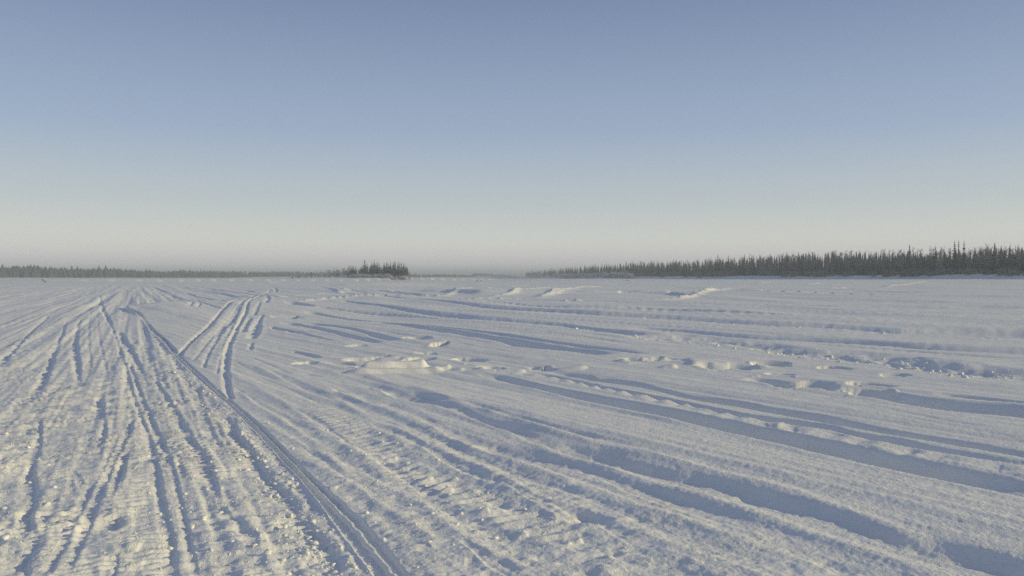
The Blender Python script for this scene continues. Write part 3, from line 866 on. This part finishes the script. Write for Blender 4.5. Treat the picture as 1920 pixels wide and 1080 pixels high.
for k in range(70):
    px = random.uniform(645, 768); d = ISL_D - random.uniform(1, 12); p = plan(px, d)
    low_shrub("frosted_willow", "frosted leafless willow at the foot of the island spruces", "frosted willows around the island", p[0], p[1], random.uniform(1.0, 3.2), random.choice(SHRUBS))
for k in range(130):
    px = random.uniform(545, 668); d = ISL_D + random.uniform(0, 40); p = plan(px, d)
    h = np.interp(px, [545, 620, 668], [2.5, 5.5, 8]) * random.uniform(.6, 1.1)
    plant("bare_tree", "pale leafless tree trailing off to the left of the spruce island", "tree", "leafless trees left of the island", p[0], p[1], h, random.choice(BARE_FROST if k % 3 else BARE), BIRCH_TRUNK, random.uniform(1.5, 2.4))

# ------------------------------------------------------------------ small dark things on the ice
def driftwood(x, y, length, lean, az, label):
    root = bpy.data.objects.new("driftwood_log", None); COL.objects.link(root)
    root.location = (x, y, ground_z(x, y)); root["label"] = label; root["category"] = "log"
    g = random.Random(int(x * 10)); V, Fc = [], []
    n = 9; prev = None
    for k in range(8):
        f = k / 7; c = Vector((length * f * math.cos(lean), .08 * length * math.sin(f * 3), length * f * math.sin(lean) - .1))
        r = length * (.075 - .03 * f)
        b = len(V)
        for i in range(n):
            a = 6.283 * i / n; rr = r * g.uniform(.85, 1.15)
            V.append((c.x - rr * math.sin(lean) * math.cos(a), c.y + rr * math.sin(a), c.z + rr * math.cos(lean) * math.cos(a)))
        if k: Fc += [(b - n + i, b - n + (i + 1) % n, b + (i + 1) % n, b + i) for i in range(n)]
    Fc += [tuple(range(n))[::-1], tuple(range(len(V) - n, len(V)))]
    link("trunk", mesh_from("log_trunk", V, Fc, M_LOG, True), root)
    V, Fc = [], []
    for k in range(5):
        f = g.uniform(.45, .98); c = (length * f * math.cos(lean), 0, length * f * math.sin(lean))
        stick(V, Fc, c, (c[0] + length * g.uniform(-.1, .15), g.uniform(-.15, .15) * length, c[2] + length * g.uniform(.08, .22)), length * .018, length * .006)
    link("branch_stubs", mesh_from("log_branches", V, Fc, M_LOG), root)
    root.rotation_euler = (0, 0, az)
p = plan(88, 330); driftwood(p[0], p[1], 2.4, .55, math.pi, "dark log leaning out of the snow on the far left")
p = plan(889, 430); driftwood(p[0], p[1], 2.2, .2, .4, "short dark log on the far ice right of the spruce island")
p = plan(906, 440); driftwood(p[0], p[1], 2.0, .35, 2.4, "snow-caught stump on the far ice near the gap in the trees")

# ------------------------------------------------------------------ loose lumps of snow
def lump(seed):
    import bmesh
    bm = bmesh.new(); bmesh.ops.create_icosphere(bm, subdivisions=2, radius=1.0)
    g = np.random.default_rng(seed); o = g.uniform(0, 50, 2)
    for v in bm.verts:
        n = float(vnoise(np.array([v.co.x * 1.1 + o[0] + v.co.z]), np.array([v.co.y * 1.1 + o[1] - v.co.z * .7]), seed)[0])
        n2 = float(vnoise(np.array([v.co.x * 2.7 + o[0] - v.co.z * 2]), np.array([v.co.y * 2.7 + o[1] + v.co.z]), seed + 3)[0])
        v.co *= 1 + .38 * n + .16 * n2
        v.co.z *= .72
    me = bpy.data.meshes.new("snow_lump"); bm.to_mesh(me); bm.free()
    me.materials.append(M_CHUNK)
    me.polygons.foreach_set("use_smooth", np.ones(len(me.polygons), bool))
    return me
LUMPS = [lump(200 + s) for s in range(8)]

def along(pts, n, spread):
    p = catmull(pts, 8); t = rng.uniform(0, len(p) - 1.001, n); i = t.astype(int); f = (t - i)[:, None]
    q = p[i] * (1 - f) + p[i + 1] * f
    return at(q[:, 0], q[:, 1]) + rng.normal(0, 1, (n, 2)) * spread

big, small = [], []
G1 = ("loose snow chunk thrown up on the packed trail", "loose chunks on the packed trail")
G2 = ("broken crust chunk lying along a furrow on the far right", "crust chunks along the furrows")
G3 = ("small snow lump in the soft field beside the ski groove", "lumps in the soft field")
EDGE_R = [(330,668),(380,715),(430,775),(480,835),(520,880),(570,945),(620,1015),(660,1075)]
P = along(EDGE_R, 80, .06); big += [(x - abs(rng.normal(0, .12)), y, rng.uniform(.010, .021), G1) for x, y in P]
P = along(EDGE_R, 600, .08); small += [(x - abs(rng.normal(0, .10)), y, rng.uniform(.003, .010)) for x, y in P]
for pts in ([(290,720),(330,790),(380,860),(410,940)], [(255,700),(300,820),(340,960),(370,1070)], [(200,720),(190,790),(240,880),(280,960),(300,1060)],
            [(60,790),(40,880),(30,960),(20,1040)], [(100,700),(60,800),(20,880)], [(420,930),(480,1000),(520,1070)]):
    P = along(pts, 10, .12); big += [(x, y, rng.uniform(.009, .020), G1) for x, y in P]
    P = along(pts, 200, .18); small += [(x, y, rng.uniform(.0025, .007)) for x, y in P]
for pts, n in (([(1180,633),(1279,640),(1420,654),(1508,668),(1617,680),(1752,698),(1910,714)], 46), ([(840,592),(900,598),(1035,612),(1130,624),(1225,635)], 22),
               ([(900,576),(1090,588),(1225,598),(1400,612),(1590,620),(1698,627),(1920,634)], 26), ([(1430,650),(1560,662),(1660,674),(1800,690),(1910,704)], 30)):
    P = along(pts, n, .22); big += [(x, y, rng.uniform(.015, .045), G2) for x, y in P]
    P = along(pts, n * 6, .28); small += [(x, y, rng.uniform(.005, .016)) for x, y in P]
P = along([(640,800),(740,880),(840,960),(920,1040)], 36, .35); big += [(x, y, rng.uniform(.008, .018), G3) for x, y in P]
P = along([(640,800),(740,880),(840,960),(920,1040)], 220, .45); small += [(x, y, rng.uniform(.003, .008)) for x, y in P]

bx = np.array([b[0] for b in big]); by = np.array([b[1] for b in big]); bz = height(bx, by)
for (x, y, s, (lab, grp)), z in zip(big, bz):
    o = link("snow_chunk", random.choice(LUMPS), None, (x, y, float(z) + s * .25))
    o.scale = (s * random.uniform(.8, 1.5), s * random.uniform(.8, 1.3), s * random.uniform(.7, 1.1))
    o.rotation_euler = (random.uniform(-.5, .5), random.uniform(-.5, .5), random.uniform(0, 6.28))
    o["label"] = lab; o["category"] = "snow chunk"; o["group"] = grp
sx = np.array([b[0] for b in small]); sy = np.array([b[1] for b in small]); sz = height(sx, sy)
PH = (1 + 5 ** .5) / 2
ICO = np.array([(-1,PH,0),(1,PH,0),(-1,-PH,0),(1,-PH,0),(0,-1,PH),(0,1,PH),(0,-1,-PH),(0,1,-PH),(PH,0,-1),(PH,0,1),(-PH,0,-1),(-PH,0,1)]) / 1.9
ICF = np.array([(0,11,5),(0,5,1),(0,1,7),(0,7,10),(0,10,11),(1,5,9),(5,11,4),(11,10,2),(10,7,6),(7,1,8),(3,9,4),(3,4,2),(3,2,6),(3,6,8),(3,8,9),(4,9,5),(2,4,11),(6,2,10),(8,6,7),(9,8,1)])
V = np.concatenate([(ICO * rng.uniform(.6, 1.35, (12, 3)) * s * np.array([1.2, 1.0, .8])) + np.array([x, y, z + s * .2]) for (x, y, s), z in zip(small, sz)])
Fc = np.concatenate([ICF + 12 * k for k in range(len(small))])
o = link("snow_crumbs", mesh_from("snow_crumbs", V.tolist(), Fc.tolist(), M_CHUNK, True))
o["kind"] = "stuff"; o["label"] = "fine crumbs of broken snow scattered over the trail"

# ------------------------------------------------------------------ frosty air
def haze_box():
    x0, x1, y0, y1, z0, z1 = -3600, 3600, -3600, 3600, -4.0, 26.0
    V = [(x0,y0,z0),(x1,y0,z0),(x1,y1,z0),(x0,y1,z0),(x0,y0,z1),(x1,y0,z1),(x1,y1,z1),(x0,y1,z1)]
    Fc = [(0,3,2,1),(4,5,6,7),(0,1,5,4),(1,2,6,5),(2,3,7,6),(3,0,4,7)]
    m = bpy.data.materials.new("haze"); m.use_nodes = True
    t = m.node_tree; t.nodes.remove(t.nodes["Principled BSDF"])
    v = t.nodes.new("ShaderNodeVolumePrincipled")
    v.inputs["Color"].default_value = (.80, .90, 1.0, 1)
    v.inputs["Density"].default_value = 0.00072
    t.links.new(v.outputs[0], t.nodes["Material Output"].inputs["Volume"])
    o = link("haze", mesh_from("haze", V, Fc, m)); o["kind"] = "stuff"
haze_box()
